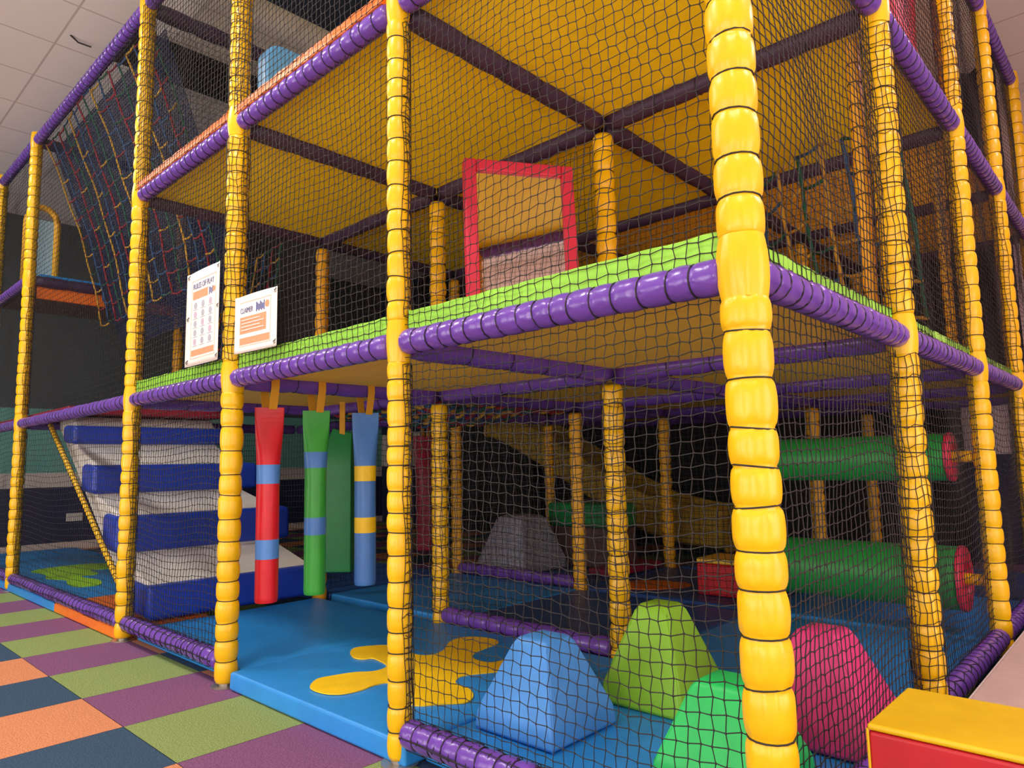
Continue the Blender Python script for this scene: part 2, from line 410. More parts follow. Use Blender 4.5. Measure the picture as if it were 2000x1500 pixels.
# --- beams
Z2X = Matrix.Rotation(PI/2, 4, 'Y'); Z2Y = Matrix.Rotation(-PI/2, 4, 'X')
def beam(p, q, label, R=.046, spacing=.068, seed=1, mk='purple_vinyl', n=18, det=7, gap=.045, group=None, spin=0, net=False, blue=False):
    p = Vector(p); q = Vector(q); d = (q - p); Ln = d.length - 2*gap; dn = d.normalized()
    t = thing('padded_beam', label, 'padded beam', tuple(p + dn*gap), 0, group)
    t.rotation_mode = 'QUATERNION'; t.rotation_quaternion = dn.to_track_quat('Z', 'Y') @ Matrix.Rotation(spin, 3, 'Z').to_quaternion()
    pm, cm = padded_mesh(Ln, R, spacing, seed, mk, n, det, pinch=.13)
    link('padding_sleeve', pm, t); link('lacing_cord', cm, t)
    if blue:
        mb = MB(); k = int(Ln/.03); rr = R + .004
        for ph in (0, 2.1): mb.tube([(rr*math.cos(i*1.9+ph), rr*math.sin(i*1.9+ph), .02 + (Ln-.04)*i/k) for i in range(k+1)], .0022, 4)
        mb.obj('blue_lashing', M['lash_blue'], t, smooth=True)
    if net:
        link('net_wrap', net_wrap(R, .02, Ln-.02, 0, 2*PI, 6, max(6, int(Ln/.075)), seed), t)
    return t
lvl = {0: 'at floor level', 1: 'at the first deck', 2: 'at the second deck', 3: 'at the top'}
spanA = ['near corner to right entrance post', 'across the open entrance', 'left entrance post to steps post', 'wide bay of the striped steps', 'last bay at left edge']
spanB = ['first bay right of near corner', 'second side bay', 'third side bay', 'last bay at far right']
for a in range(5):
    for l in range(4):
        if (a == 1 and l == 0) or (a == 3 and l == 2): continue
        z = L[l]
        beam((X[a], 0, z), (X[a+1], 0, z), 'purple padded front beam %s, %s' % (lvl[l], spanA[a]), R=.043 if a == 0 else .042, spacing=.07, seed=100 + a*4 + l, n=44 if a == 0 else 32 if a == 1 else 16, det=11 if a < 2 else 7, net=(l == 0), blue=(l == 3 and a > 2))
for b in range(4):
    for l in range(4):
        z = L[l]
        beam((0, Y[b], z), (0, Y[b+1], z), 'purple padded side beam %s, %s' % (lvl[l], spanB[b]), R=.044, spacing=.068, seed=140 + b*4 + l, n=40 if b == 0 else 14, det=11 if b == 0 else 7)
rows = ['', 'first row', 'second row', 'third row', 'fourth row']; cols = ['side wall line', 'right entrance line', 'left entrance line', 'steps post line', 'far left post line']
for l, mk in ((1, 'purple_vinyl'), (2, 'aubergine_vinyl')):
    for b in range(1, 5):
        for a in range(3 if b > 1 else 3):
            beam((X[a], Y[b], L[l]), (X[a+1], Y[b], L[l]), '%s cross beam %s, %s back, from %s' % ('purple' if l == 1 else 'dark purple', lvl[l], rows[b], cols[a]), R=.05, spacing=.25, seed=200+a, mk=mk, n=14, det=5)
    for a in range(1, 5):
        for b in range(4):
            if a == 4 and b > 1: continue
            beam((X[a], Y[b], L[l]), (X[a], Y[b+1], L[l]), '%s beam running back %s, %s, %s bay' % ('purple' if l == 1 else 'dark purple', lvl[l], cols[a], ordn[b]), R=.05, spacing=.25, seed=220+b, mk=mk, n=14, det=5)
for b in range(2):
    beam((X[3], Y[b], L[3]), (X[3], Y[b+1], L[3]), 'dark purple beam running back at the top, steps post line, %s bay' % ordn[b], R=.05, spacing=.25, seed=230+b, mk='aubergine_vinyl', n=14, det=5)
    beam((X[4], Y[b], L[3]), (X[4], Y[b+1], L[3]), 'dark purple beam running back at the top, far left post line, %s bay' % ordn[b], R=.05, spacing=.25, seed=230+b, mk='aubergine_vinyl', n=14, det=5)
beam((X[4], Y[2], L[1]), (X[3], Y[2], L[1]), 'purple cross beam above the dark red hanging bag deep inside', R=.05, spacing=.25, seed=243, n=12, det=5)
beam((X[2], Y[1], L[0]), (X[1], Y[1], L[0]), 'shiny purple padded beam on the mats inside behind the blue cone', R=.046, spacing=.12, seed=240, n=16)
beam((X[3], Y[2], L[0]), (X[2], Y[2], L[0]), 'dim purple padded beam on the floor deep inside by the grey block', R=.046, spacing=.2, seed=241, n=12, det=5)
beam((X[5], Y[1]+.1, L[0]), (X[4], Y[1]+.1, L[0]), 'purple padded floor beam at the back of the left bay by the navy wall', R=.046, spacing=.12, seed=242, n=12, det=5)

# --- decks
def cell(a, b): return X[a+1] + .02, X[a] - .02, Y[b] + .02, Y[b+1] - .02
cellA = ['near corner column', 'entrance column', 'column left of the entrance', 'steps column']
for (a, b) in [(0,0),(1,0),(2,0),(0,1),(1,1),(0,2),(1,2),(0,3),(1,3),(2,3)]:
    xa, xb, ya, yb = cell(a, b); mb = MB(); mb.box((xa, ya, L[1]+.012), (xb, yb, L[1]+.052))
    tag(mb.obj('deck_panel', M['deck_orange'], bevel=.008), 'amber yellow first floor deck panel, %s, %s bay back' % (cellA[a], ordn[b]), 'deck panel', 'first floor deck panels')
for (a, b) in [(0,0),(1,0),(2,0),(0,1),(1,1),(2,1),(0,2),(1,2),(2,2),(0,3),(1,3),(2,3)]:
    xa, xb, ya, yb = cell(a, b); mb = MB(); mb.box((xa, ya, L[2]+.012), (xb, yb, L[2]+.052))
    tag(mb.obj('deck_panel', M['deck_yellow'] if b < 2 else M['deck_orange'], bevel=.008), 'yellow second floor deck panel seen from below, %s, %s bay back' % (cellA[a], ordn[b]), 'deck panel', 'second floor deck panels')
# edge pads
def edge(p, q, z0, z1, mk, label, group):
    mb = MB(); p = Vector(p); q = Vector(q); d = (q-p).normalized(); nrm = Vector((-d.y, d.x, 0)) * .012
    Ln = (q-p).length; k = 24; vs = []
    for i in range(k+1):
        c = p + d * (Ln*i/k) + nrm * .15*math.sin(i*2.1)
        zz = z1 + .0015*math.sin(i*1.7)
        for s_, z in ((-1, z0), (1, z0), (1, zz), (-1, zz)): vs.append((c.x + nrm.x*s_, c.y + nrm.y*s_, z))
    fs = [(i*4+j, i*4+(j+1)%4, (i+1)*4+(j+1)%4, (i+1)*4+j) for i in range(k) for j in range(4)] + [(0,1,2,3), (k*4+3,k*4+2,k*4+1,k*4)]
    mb.add(vs, fs); return tag(mb.obj('edge_pad', M[mk], bevel=.004, seg=2), label, 'edge pad', group)
for a in range(3):
    edge((X[a]-.05, .018, 0), (X[a+1]+.05, .018, 0), L[1]+.035, L[1]+.11, 'lime_vinyl', 'lime green edge pad along the first deck, ' + spanA[a], 'lime edge pads')
    edge((X[a]-.05, -.022, 0), (X[a+1]+.05, -.022, 0), L[2]+.03, L[2]+.078, 'orange_vinyl', 'orange edge pad along the second deck, ' + spanA[a], 'orange edge pads')
for b in range(4):
    edge((-.028, Y[b]+.05, 0), (-.028, Y[b+1]-.05, 0), L[1]+.035, L[1]+.10, 'lime_vinyl', 'lime green edge pad along the first deck, ' + spanB[b], 'lime edge pads')
# left deck at the second level with its orange fascia, seen from below
t = thing('upper_platform', 'platform with orange fascia and blue top pad, upper left bay', 'platform', (X[4], 0, L[2]))
mb = MB(); mb.box((-.03, .06, -.15), (0, 1.28, .0)); mb.obj('fascia', M['orange_vinyl'], t, bevel=.006)
mb = MB(); mb.box((-1.27, .06, -.03), (-.035, 1.22, .01)); mb.obj('deck_panel', M['brown_vinyl'], t)
mb = MB(); mb.box((-1.25, .07, .012), (.01, 1.2, .07)); mb.obj('top_pad', M['mat_blue'], t, bevel=.015)
mb = MB(); mb.box((-7.6, .06, 1.395), (-5.32, 1.25, 1.455)); tag(mb.obj('landing_mat', M['dark_red_vinyl'], bevel=.015), 'red landing mat at the head of the striped steps', 'mat')

# ------------------------------------------------------------------ nets
def net_grid(w, h, cx, cz, seed, amp=.010, shear=.0, out=.012, zmap=1.0, r=.0016, knots=True, sides=4, fold=0.0, zig=.0026):
    rnd = random.Random(seed); nx = max(3, round(w/cx)); nz = max(3, round(h/cz))
    ph = [rnd.uniform(0, 6.28) for _ in range(6)]
    P = np.zeros((nx+1, nz+1, 3))
    for i in range(nx+1):
        u = i/nx
        for j in range(nz+1):
            v = (j/nz) ** zmap; ed = math.sin(PI*u) ** .5 if 0 < u < 1 else 0; ev = math.sin(PI*v) ** .5 if 0 < v < 1 else 0
            dx = amp*(math.sin(5.1*v*PI*.6+ph[0]+2*u) + .5*math.sin(9*v+ph[1])) * ed + shear*(v-.5)*ed
            dz = amp*(math.sin(4.3*u*PI*.5+ph[2]+1.5*v) + .5*math.sin(11*u+ph[3])) * (ev if j not in (0, nz) else 0) + fold*math.sin(PI*u)*math.sin(2.2*PI*u+2.5*v+ph[4])*ev
            s = 1 if (i+j) % 2 else -1
            P[i,j] = (u*w + dx + zig*s + rnd.gauss(0, .0009), out*math.sin(3*u*PI+ph[4])*math.sin(2*v*PI+ph[5])*ed*ev + rnd.gauss(0, .0006), v*h + dz + zig*s*.8 + rnd.gauss(0, .0009))
    mb = MB()
    # subdivide each strand once between knots, bent towards the knot rhythm
    def strand(pts, r_): mb.tube([tuple(p) for p in pts], r_, sides, cap=False)
    for i in range(nx+1): strand(P[i], r)
    for j in range(nz+1): strand(P[:, j], r)
    if knots:
        k = r*2.7
        for i in range(nx+1):
            for j in range(nz+1):
                x, y, z = P[i, j]
                mb.add([(x+k,y,z),(x,y+k*.8,z),(x-k,y,z),(x,y-k*.8,z),(x,y,z+k*1.2),(x,y,z-k*1.2)], [(0,1,4),(1,2,4),(2,3,4),(3,0,4),(1,0,5),(2,1,5),(3,2,5),(0,3,5)])
    return mb
nmesh = {}
def net_panel(label, origin, ang, w, h, key, mkey='net_black', group=None, name='safety_net', **kw):
    kk = (key, round(w, 2), round(h, 2))
    if kk not in nmesh:
        nmesh[kk] = net_grid(w, h, **kw).mesh('safety_net', [M[mkey]])
    o = link(name, nmesh[kk]); o.location = origin; o.rotation_euler = (0, 0, ang)
    tag(o, label, 'net', group); return o
hgt = {0: (L[0]+.03, L[1]-.03), 1: (L[1]+.03, L[2]-.03), 2: (L[2]+.03, L[3]-.03)}
hn = ['lower', 'middle', 'upper']
# front: net runs right-to-left, origin at left end, local x -> +x world
netlab = 'black %s safety net, front, %s'
fz = -.004
for a in range(5):
    for l in range(3):
        if a == 1 and l == 0: continue
        z0, z1 = hgt[l]
        if a == 3 and l == 1: continue
        if a == 3 and l == 2: z0 = hgt[1][0]
        xa, xb = X[a+1]+.03, X[a]-.03
        near = a == 0
        mesh_w = .0315 if a == 0 else .034 if a < 3 else .040
        net_panel(netlab % (hn[l] if not (a == 3 and l == 2) else 'tall upper', spanA[a]), (xa, -.04 if l == 2 and a < 3 else fz, z0), 0, xb-xa, z1-z0, 'f%d%d' % (a if a < 1 else 9 + a, l if near else l),
                  cx=mesh_w, cz=(.0315 if near else .034 if a < 3 else .04), seed=300 + a*3 + l, amp=.012 if near else .009, shear=.05 if near and l == 0 else .02, zmap=.90 if (near and l == 0) else 1.0,
                  r=.0014 if near else .0016, knots=a < 3, sides=4 if a < 2 else 3, fold=.012 if l == 0 else .006)
for b in range(4):
    for l in range(3):
        z0, z1 = hgt[l]
        net_panel('black %s safety net, side, %s' % (hn[l], spanB[b]), (-.012, Y[b]+.03, z0), PI/2, Y[b+1]-Y[b]-.06, z1-z0, 's%d%d' % (b, l), cx=.033, cz=.033, seed=340 + b*3 + l,
                  amp=.014, shear=.09, out=.014, r=.0016, knots=b < 2, sides=4 if b == 0 else 3, fold=.022 if l == 0 else .007)
# inner nets
IN = dict(cx=.042, cz=.042, seed=400, amp=.01, r=.0018, knots=False, sides=3, fold=.01)
def inner_net(label, p, q, z0, z1, key='i', **k):
    k.setdefault('mkey', 'net_dense')
    p = Vector(p); q = Vector(q); d = q - p; kw = dict(IN); kw.update(k)
    mk_ = kw.pop('mkey'); net_panel(label, (p.x, p.y, z0), math.atan2(d.y, d.x), d.length, z1-z0, key, mkey=mk_, group='inner nets', **kw)
inner_net('black net inside, along the floor beam behind the blue cone', (X[2], Y[1]+.02, 0), (X[1], Y[1]+.02, 0), .15, 1.33)
inner_net('black net inside, second row back, behind the two front inner posts', (X[2], Y[2], 0), (X[1], Y[2], 0), .1, 1.33)
inner_net('black net inside, second row back, beside the dark red hanging bag', (X[3], Y[2], 0), (X[2], Y[2], 0), .1, 1.33)
inner_net('black net inside, running back beside the steps', (X[3], Y[1], 0), (X[3], Y[2], 0), .1, 1.33)
inner_net('black net inside, third row back, in front of the slide', (X[3], Y[3], 0), (X[1], Y[3], 0), .1, 1.33)
inner_net('black net inside, running back in front of the slide end', (X[1], Y[2], 0), (X[1], Y[4], 0), .1, 1.33)
inner_net('black net inside, first floor, first row back, left column', (X[3], Y[1], 0), (X[2], Y[1], 0), 1.45, 2.57)
inner_net('black net inside, first floor, first row back, entrance column', (X[2], Y[1]+.06, 0), (X[1], Y[1]+.06, 0), 1.45, 2.57)
inner_net('black net inside, first floor, second row back, near column', (X[1], Y[2], 0), (X[0], Y[2], 0), 1.45, 2.57)
inner_net('black net inside, first floor, second row back, middle columns', (X[3], Y[2], 0), (X[1], Y[2], 0), 1.45, 2.57)
inner_net('black net inside, first floor, third row back', (X[3], Y[3], 0), (X[0], Y[3], 0), 1.45, 2.57)
inner_net('black net inside, upper floor, first row back', (X[3], Y[1], 0), (X[1], Y[1], 0), 2.7, 3.85)
inner_net('black net inside, upper floor, running back from the post before the steps', (X[3], .1, 0), (X[3], Y[1], 0), 2.7, 3.85)
inner_net('black net behind the striped steps bay, lower floor', (X[5], Y[1]+.2, 0), (X[3], Y[1]+.2, 0), .15, 1.3)
# added black sheets standing in for dense netting and shade at the back
def netting_shade(label, p, q, z0, z1, mk='black_panel'):
    p = Vector(p); q = Vector(q); d = q-p; n_ = d.normalized().cross(Vector((0,0,1))); k = 60; vs = []
    for i in range(k+1):
        c = p + d*(i/k) + n_*.03*math.sin(i*1.1)
        for s_, z in ((-.003, z0), (.003, z0), (.003, z1), (-.003, z1)): vs.append((c.x+n_.x*s_, c.y+n_.y*s_, z))
    fs = [(i*4+j, i*4+(j+1)%4, (i+1)*4+(j+1)%4, (i+1)*4+j) for i in range(k) for j in range(4)]
    mb = MB().add(vs, fs); return tag(mb.obj('backing_sheet', M[mk], smooth=False), label, 'backing sheet', 'dark backing sheets')
netting_shade('black close-mesh backing sheet at the rear behind the slide', (X[4]-1.6, BACK-.35, 0), (X[1]+.6, BACK-.35, 0), .0, 4.0)
netting_shade('black backing sheet behind the climbing steps and rope net', (X[3]-.06, 1.32, 0), (X[4]+.1, 1.32, 0), 1.45, 4.0)
netting_shade('black backing sheet upstairs at the right rear', (X[1]+.1, Y[4]+.06, 0), (X[0]-.1, Y[4]+.06, 0), 1.35, 4.1)

# ------------------------------------------------------------------ mats on the floor
def mat_pad(label, xa, xb, ya, yb, mk, th=.08, z=.0, name='floor_mat', group=None, puff=.006):
    t = thing(name, label, 'mat', ((xa+xb)/2, (ya+yb)/2, z), 0, group)
    w_, d_ = xb-xa, yb-ya; k = 14; mb = MB(); vs = []; fs = []
    rnd = random.Random(int((xa+9)*100)); ph = rnd.uniform(0, 6)
    for i in range(k+1):
        for j in range(k+1):
            u, v = i/k, j/k; e = (math.sin(PI*u)*math.sin(PI*v)) ** .4 if 0 < u < 1 and 0 < v < 1 else 0
            vs.append(((u-.5)*w_, (v-.5)*d_, th - puff + puff*e + .0015*e*math.sin(7*u+5*v+ph)))
    idx = lambda i, j: i*(k+1)+j
    for i in range(k):
        for j in range(k): fs.append((idx(i,j), idx(i+1,j), idx(i+1,j+1), idx(i,j+1)))
    base = len(vs)
    ring = [(i, 0) for i in range(k)] + [(k, j) for j in range(k)] + [(i, k) for i in range(k, 0, -1)] + [(0, j) for j in range(k, 0, -1)]
    for (i, j) in ring: vs.append(((i/k-.5)*w_*1.004, (j/k-.5)*d_*1.004, .003))
    n_ = len(ring)
    for q in range(n_):
        a = idx(*ring[q]); b = idx(*ring[(q+1) % n_]); fs.append((a, base+q, base+(q+1) % n_, b))
    fs.append(tuple(reversed(range(base, base+n_))))
    mb.add(vs, fs); mb.obj('cover', M[mk], t, bevel=.012, seg=3)
    return t
def patch(parent, pts, mk, z, name='splat_patch', th=.003, world=True):
    o = Vector(parent.location); pts = [(x-o.x, y-o.y) for x, y in pts] if world else pts
    P = [Vector(p) for p in pts]
    for _ in range(3):                                # corner cutting
        P = [q for i in range(len(P)) for q in (P[i-1].lerp(P[i], .78), P[i].lerp(P[(i+1) % len(P)], .22))]
    if sum(P[i-1].x*P[i].y - P[i].x*P[i-1].y for i in range(len(P))) < 0: P.reverse()
    from mathutils.geometry import tessellate_polygon
    N = len(P); tris = tessellate_polygon([[Vector((p.x, p.y, 0)) for p in P]]); fs = []
    for a, b, c in tris:
        if (P[b]-P[a]).cross(P[c]-P[a]) < 0: a, b, c = c, b, a
        fs.append((a, b, c))
    mb = MB(); mb.add([(p.x, p.y, z+th) for p in P] + [(p.x, p.y, z-.002) for p in P], fs + [(N+i, N+(i+1) % N, (i+1) % N, i) for i in range(N)])
    return mb.obj(name, M[mk], parent)
SP = [(-1.935,.074),(-2.006,.153),(-1.994,.206),(-1.961,.308),(-1.901,.367),(-1.904,.427),(-1.936,.464),(-2.01,.481),(-2.086,.494),(-2.1,.45),(-2.154,.434),(-2.25,.477),(-2.303,.534),(-2.288,.593),(-2.213,.69),(-1.964,.645),(-1.899,.69),(-1.925,.786),(-2.032,.909),(-2.048,1.013),(-1.957,1.08),(-1.853,1.077),(-1.816,1.039),(-1.803,.958),(-1.783,.838),(-1.714,.765),(-1.603,.765),(-1.588,.855),(-1.581,.894),(-1.45,.8),(-1.49,.70),(-1.568,.569),(-1.536,.5),(-1.499,.475),(-1.426,.473),(-1.364,.44),(-1.324,.399),(-1.306,.349),(-1.374,.28),(-1.42,.209),(-1.5,.207),(-1.622,.27),(-1.735,.328),(-1.752,.259),(-1.734,.195),(-1.749,.114),(-1.796,.076),(-1.862,.063)]
t = mat_pad('bright blue floor mat with a yellow splat in the open entrance', -2.42, -1.2, -.02, 1.2, 'mat_blue', .085)
patch(t, SP, 'splat_yellow', .0862)
mat_pad('blue floor mat under the blue, green and lime cones', -1.19, -.03, .055, 1.2, 'mat_blue', .08)
mat_pad('blue floor mat left of the entrance, in front of the lowest step', -3.72, -2.44, .05, 1.2, 'mat_blue', .075)
mat_pad('orange floor mat behind the post before the steps', -5.06, -3.82, -.03, .5, 'orange_vinyl', .074)
t = mat_pad('blue floor mat with lime patches in the steps bay', -7.3, -5.08, -.03, 1.2, 'mat_blue', .075)
patch(t, [(-7.0,.22),(-7.15,.6),(-7.0,.9),(-6.5,.85),(-6.6,.6),(-6.2,.62),(-6.25,.42),(-5.85,.5),(-5.55,.42),(-5.6,.24),(-5.9,.26),(-6.1,.32),(-6.3,.2),(-6.6,.3)], 'splat_lime', .075)
mat_pad('blue floor mat at the left edge past the thin front post', -9.2, -7.32, -.4, 1.2, 'mat_blue', .06)
mat_pad('blue floor mat beside the pink cone along the right side', -1.19, -.06, 1.33, 2.5, 'mat_blue', .08)
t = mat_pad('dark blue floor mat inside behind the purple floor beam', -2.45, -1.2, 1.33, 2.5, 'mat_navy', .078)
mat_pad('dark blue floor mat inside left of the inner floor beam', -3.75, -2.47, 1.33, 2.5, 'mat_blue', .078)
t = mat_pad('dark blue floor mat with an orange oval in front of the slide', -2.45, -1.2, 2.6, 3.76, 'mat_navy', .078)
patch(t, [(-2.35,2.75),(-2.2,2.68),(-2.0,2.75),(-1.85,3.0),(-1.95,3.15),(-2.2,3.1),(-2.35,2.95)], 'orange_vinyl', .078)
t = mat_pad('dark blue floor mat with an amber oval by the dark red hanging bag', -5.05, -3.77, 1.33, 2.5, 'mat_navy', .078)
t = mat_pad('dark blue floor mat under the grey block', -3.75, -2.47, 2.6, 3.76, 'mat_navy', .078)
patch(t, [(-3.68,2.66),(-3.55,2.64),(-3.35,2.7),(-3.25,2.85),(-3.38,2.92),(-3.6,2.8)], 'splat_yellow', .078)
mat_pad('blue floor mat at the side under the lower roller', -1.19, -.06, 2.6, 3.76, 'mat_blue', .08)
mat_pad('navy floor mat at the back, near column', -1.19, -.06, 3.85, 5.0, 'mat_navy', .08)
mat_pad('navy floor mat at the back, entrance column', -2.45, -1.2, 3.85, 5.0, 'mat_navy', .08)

# ------------------------------------------------------------------ padded steps
t = thing('climbing_steps', 'tall padded climbing steps of blue and white blocks behind the front net', 'climbing steps', (0, 0, 0))
ya, yb = .10, 1.22
def rprism(pts, y0_, y1_, mk, nm, bev=.03):
    mb = MB(); n_ = len(pts); mb.add([(x, y0_, z) for x, z in pts] + [(x, y1_, z) for x, z in pts], [tuple(range(n_)), tuple(reversed(range(n_, 2*n_)))] + [(i, i+n_, (i+1) % n_+n_, (i+1) % n_) for i in range(n_)])
    return mb.obj(nm, M[mk], t, bevel=bev, seg=4)
bl = [(-3.73, .085, .28, .34), (-4.28, .43, .665, .30), (-4.80, .80, 1.0, .28), (-5.30, 1.165, 1.305, .28)]
for i, (xf, z0, z1, dd) in enumerate(bl):
    rprism([(xf, z0), (xf, z1), (xf-dd, z1+.02), (xf-dd, z0+.02)], ya, 1.195 if i == 0 else 1.31, 'step_blue', 'blue_block', .035)
wp = [(-3.79, .09), (-3.79, .26), (-3.84, .30), (-4.31, .42), (-4.34, .64), (-4.38, .69), (-4.83, .79), (-4.86, .98), (-4.90, 1.02), (-5.33, 1.155), (-5.35, 1.29), (-5.40, 1.34), (-5.46, 1.385), (-5.80, 1.385), (-5.78, 1.30), (-4.05, .09)]
rprism(wp, ya+.03, 1.2, 'step_white', 'white_core', .018)
# lashed edge strip on the left of the steps
t2 = thing('lashed_edge_tube', 'thin yellow tube lashed with black cord, slanting along the steps', 'edge tube', (0, 0, 0))
p0, p1 = Vector((-4.05, .06, .26)), Vector((-5.76, .06, 1.33))
mb = MB(); mb.tube([tuple(p0.lerp(p1, i/30)) for i in range(31)], .017, 10); mb.obj('tube', M['yellow_vinyl'], t2, smooth=True)
mb = MB(); d = (p1-p0).normalized(); u = d.cross(Vector((0,1,0))).normalized(); v = Vector((0,1,0))
mb.tube([tuple(p0.lerp(p1, i/400) + (u*math.cos(i*.7)+v*math.sin(i*.7))*.0195) for i in range(401)], .0022, 4); mb.obj('lashing', M['cord_black'], t2, smooth=True)

# ------------------------------------------------------------------ cones
def cone(label, cx, cy, h, tp, H, mk, z=.08, rz=0, hx=None):
    t = thing('soft_play_cone', label, 'foam cone', (cx, cy, z), rz, 'foam cones behind the near corner')
    k = 8; mb = MB(); hx = hx or h; prof = [(0, 1.0), (.06, 1.0), (.22, .93), (.5, .68), (.75, .47), (.9, .37), (.97, .30), (1.0, .18)]
    vs = []; n_ = 4
    prof = [(0, .99), (.04, 1.0), (.2, .97), (.26, .93)] + [(a, .93 + (tp/h-.93)*(a-.26)/.66) for a in (.4, .55, .7, .82, .92)] + [(.965, tp/h*.88), (.99, tp/h*.66), (1.0, tp/h*.4)]
    for a, f in prof:
        for sx, sy in ((-1,-1),(1,-1),(1,1),(-1,1)): vs.append((sx*hx*f, sy*h*f, H*a))
    K = len(prof)
    fs = [(i*4+j, i*4+(j+1) % 4, (i+1)*4+(j+1) % 4, (i+1)*4+j) for i in range(K-1) for j in range(4)] + [(3,2,1,0), tuple((K-1)*4+j for j in range(4))]
    mb.add(vs, fs); o = mb.obj('foam_body', M[mk], t, bevel=.02, seg=4)
    o.modifiers['bevel'].angle_limit = math.radians(50)
    s_ = MB()
    for sx, sy in ((1, -1), (-1, -1), (1, 1)):
        s_.tube([(sx*(hx*f-.004), sy*(h*f-.004), H*a) for a, f in prof[:9]], .0022, 4)
    s_.obj('seam', M[mk], t, smooth=True)
    return t
cone('sky blue foam cone nearest the entrance, behind the front net', -.95, .38, .17, .075, .30, 'cone_blue')
cone('lime green foam cone standing in front of the inner yellow post', -.78, .85, .165, .07, .355, 'cone_lime')
cone('emerald green foam cone just left of the near corner post', -.30, .42, .165, .08, .27, 'cone_green')
cone('pink foam cone just right of the near corner post', -.21, .90, .18, .075, .335, 'cone_pink')
c_ = cone('grey foam cone deep inside behind the nets', -3.40, 2.95, .27, .15, .45, 'cone_grey')
c_['group'] = 'foam blocks deep inside'

# ------------------------------------------------------------------ punch bags
def bag(label, x, y, main, band, bands, z0, z1, r, group='striped punch bags', hang=L[1], beamr=.05):
    t = thing('punch_bag', label, 'punch bag', (x, y, z0), 0, group)
    H = z1 - z0; k = 40; n_ = 24; rows_ = []
    zs = sorted(set([0, .006, .014, .025] + [H*i/k for i in range(1, k+1)] + [b for bb in bands for b in bb]))
    th_dir = math.atan2(-1.48-y, .67-x)              # the pinched top faces the room
    cs, sn = math.cos(PI/2), math.sin(PI/2)
    def ring(z):
        f = max(0, (z/H-.62)/.38); f = f*f*(3-2*f); a = r*(1+.28*f); b = r*(1-.92*f)
        s_ = 1 if z > .025 else math.sqrt(max(0.02, 1-((.025-z)/.025)**2)*.12+.88)
        out = []
        for q in range(n_):
            th = 2*PI*q/n_; wr = 1 + .012*math.sin(5*th+z*9)
            lx, ly = a*math.cos(th)*s_*wr, b*math.sin(th)*s_*wr
            out.append((lx*math.cos(th_dir+PI/2) - ly*math.sin(th_dir+PI/2), lx*math.sin(th_dir+PI/2) + ly*math.cos(th_dir+PI/2), z))
        return out
    body = MB(); bd = MB()
    for a, b in zip(zs[:-1], zs[1:]):
        mid = (a+b)/2; tgt = body
        R1, R2 = ring(a), ring(b); tgt.add(R1+R2, [(q, (q+1) % n_, n_+(q+1) % n_, n_+q) for q in range(n_)])
    body.add(ring(0), [tuple(reversed(range(n_)))]); body.add(ring(H), [tuple(range(n_))])
    bb = body.obj('bag_body', M[main], t, smooth=True)
    if bands: 
        for a_, b_ in bands:
            m_ = MB()
            zz = [z for z in zs if a_-1e-6 <= z <= b_+1e-6]
            for p, q in zip(zz[:-1], zz[1:]):
                m_.add([tuple(Vector(c) * Vector((1.01, 1.01, 1))) if False else (c[0]*1.012, c[1]*1.012, c[2]) for c in ring(p)+ring(q)], [(i, (i+1) % n_, n_+(i+1) % n_, n_+i) for i in range(n_)])
            m_.obj('band', M[band], bb, smooth=True)
    # webbing strap looped over the beam
    st = MB(); hw = .021; br = beamr + .006; zc = hang - z0
    path = [(br*.6, H-.01), (br, zc-.03)] + [(br*math.cos(a), zc + br*math.sin(a)) for a in [PI*i/10 for i in range(11)]] + [(-br, zc-.03), (-br*.6, H-.01)]
    vs = []
    for px, pz in path: vs += [(px, -hw, pz), (px, hw, pz)]
    pin = [(px*(1-.05), pz) for px, pz in path]
    for px, pz in pin: vs += [(px, -hw, pz-.001), (px, hw, pz-.001)]
    m_ = len(path); fs = [(2*i, 2*i+1, 2*i+3, 2*i+2) for i in range(m_-1)] + [(2*m_+2*i+1, 2*m_+2*i, 2*m_+2*i+2, 2*m_+2*i+3) for i in range(m_-1)]
    fs += [(2*i, 2*i+2, 2*m_+2*i+2, 2*m_+2*i) for i in range(m_-1)] + [(2*i+3, 2*i+1, 2*m_+2*i+1, 2*m_+2*i+3) for i in range(m_-1)]
    st.add(vs, fs); st.obj('strap', M['strap_yellow'], t)
    return t
bag('red punch bag with two blue bands, nearest the left entrance post', -2.5, .185, 'red_vinyl', 'band_blue', [(.20, .29), (.55, .64)], .335, 1.25, .053)
bag('green punch bag with two blue bands, hanging in the middle', -2.5, .44, 'bag_green', 'bag_blue', [(.29, .375), (.62, .70)], .335, 1.245, .053)
bag('blue punch bag with two yellow bands, right of the other two', -2.5, .74, 'bag_blue', 'splat_yellow', [(.27, .35), (.54, .62)], .34, 1.245, .056)
# taller green wrap bag with black lacing
t = thing('wrap_bag', 'large plain green hanging bag with black lacing, behind the striped bags', 'punch bag', (-3.38, 1.14, .28), math.radians(42))
mb = MB(); rows_ = []; k = 14
for i in range(k+1):
    z = .90*i/k; f = max(0, (i/k-.80)/.20)
    for (px, py) in ((-.10, -.05), (.10, -.05), (.10, .05), (-.10, .05)): rows_.append((px*(1-.35*f) + .03*f, py*(1-.85*f), z + (.035*(px < 0)*f)))
mb.add(rows_, [(i*4+j, i*4+(j+1) % 4, (i+1)*4+(j+1) % 4, (i+1)*4+j) for i in range(k) for j in range(4)] + [(3,2,1,0), tuple(k*4+j for j in range(4))])
mb.obj('bag_body', M['dark_green_vinyl'], t, bevel=.012)
mb = MB(); mb.box((-.115, -.058, 0), (-.075, -.03, .74)); flap = mb.obj('side_flap', M['cone_green'], t, bevel=.006)
mb = MB()
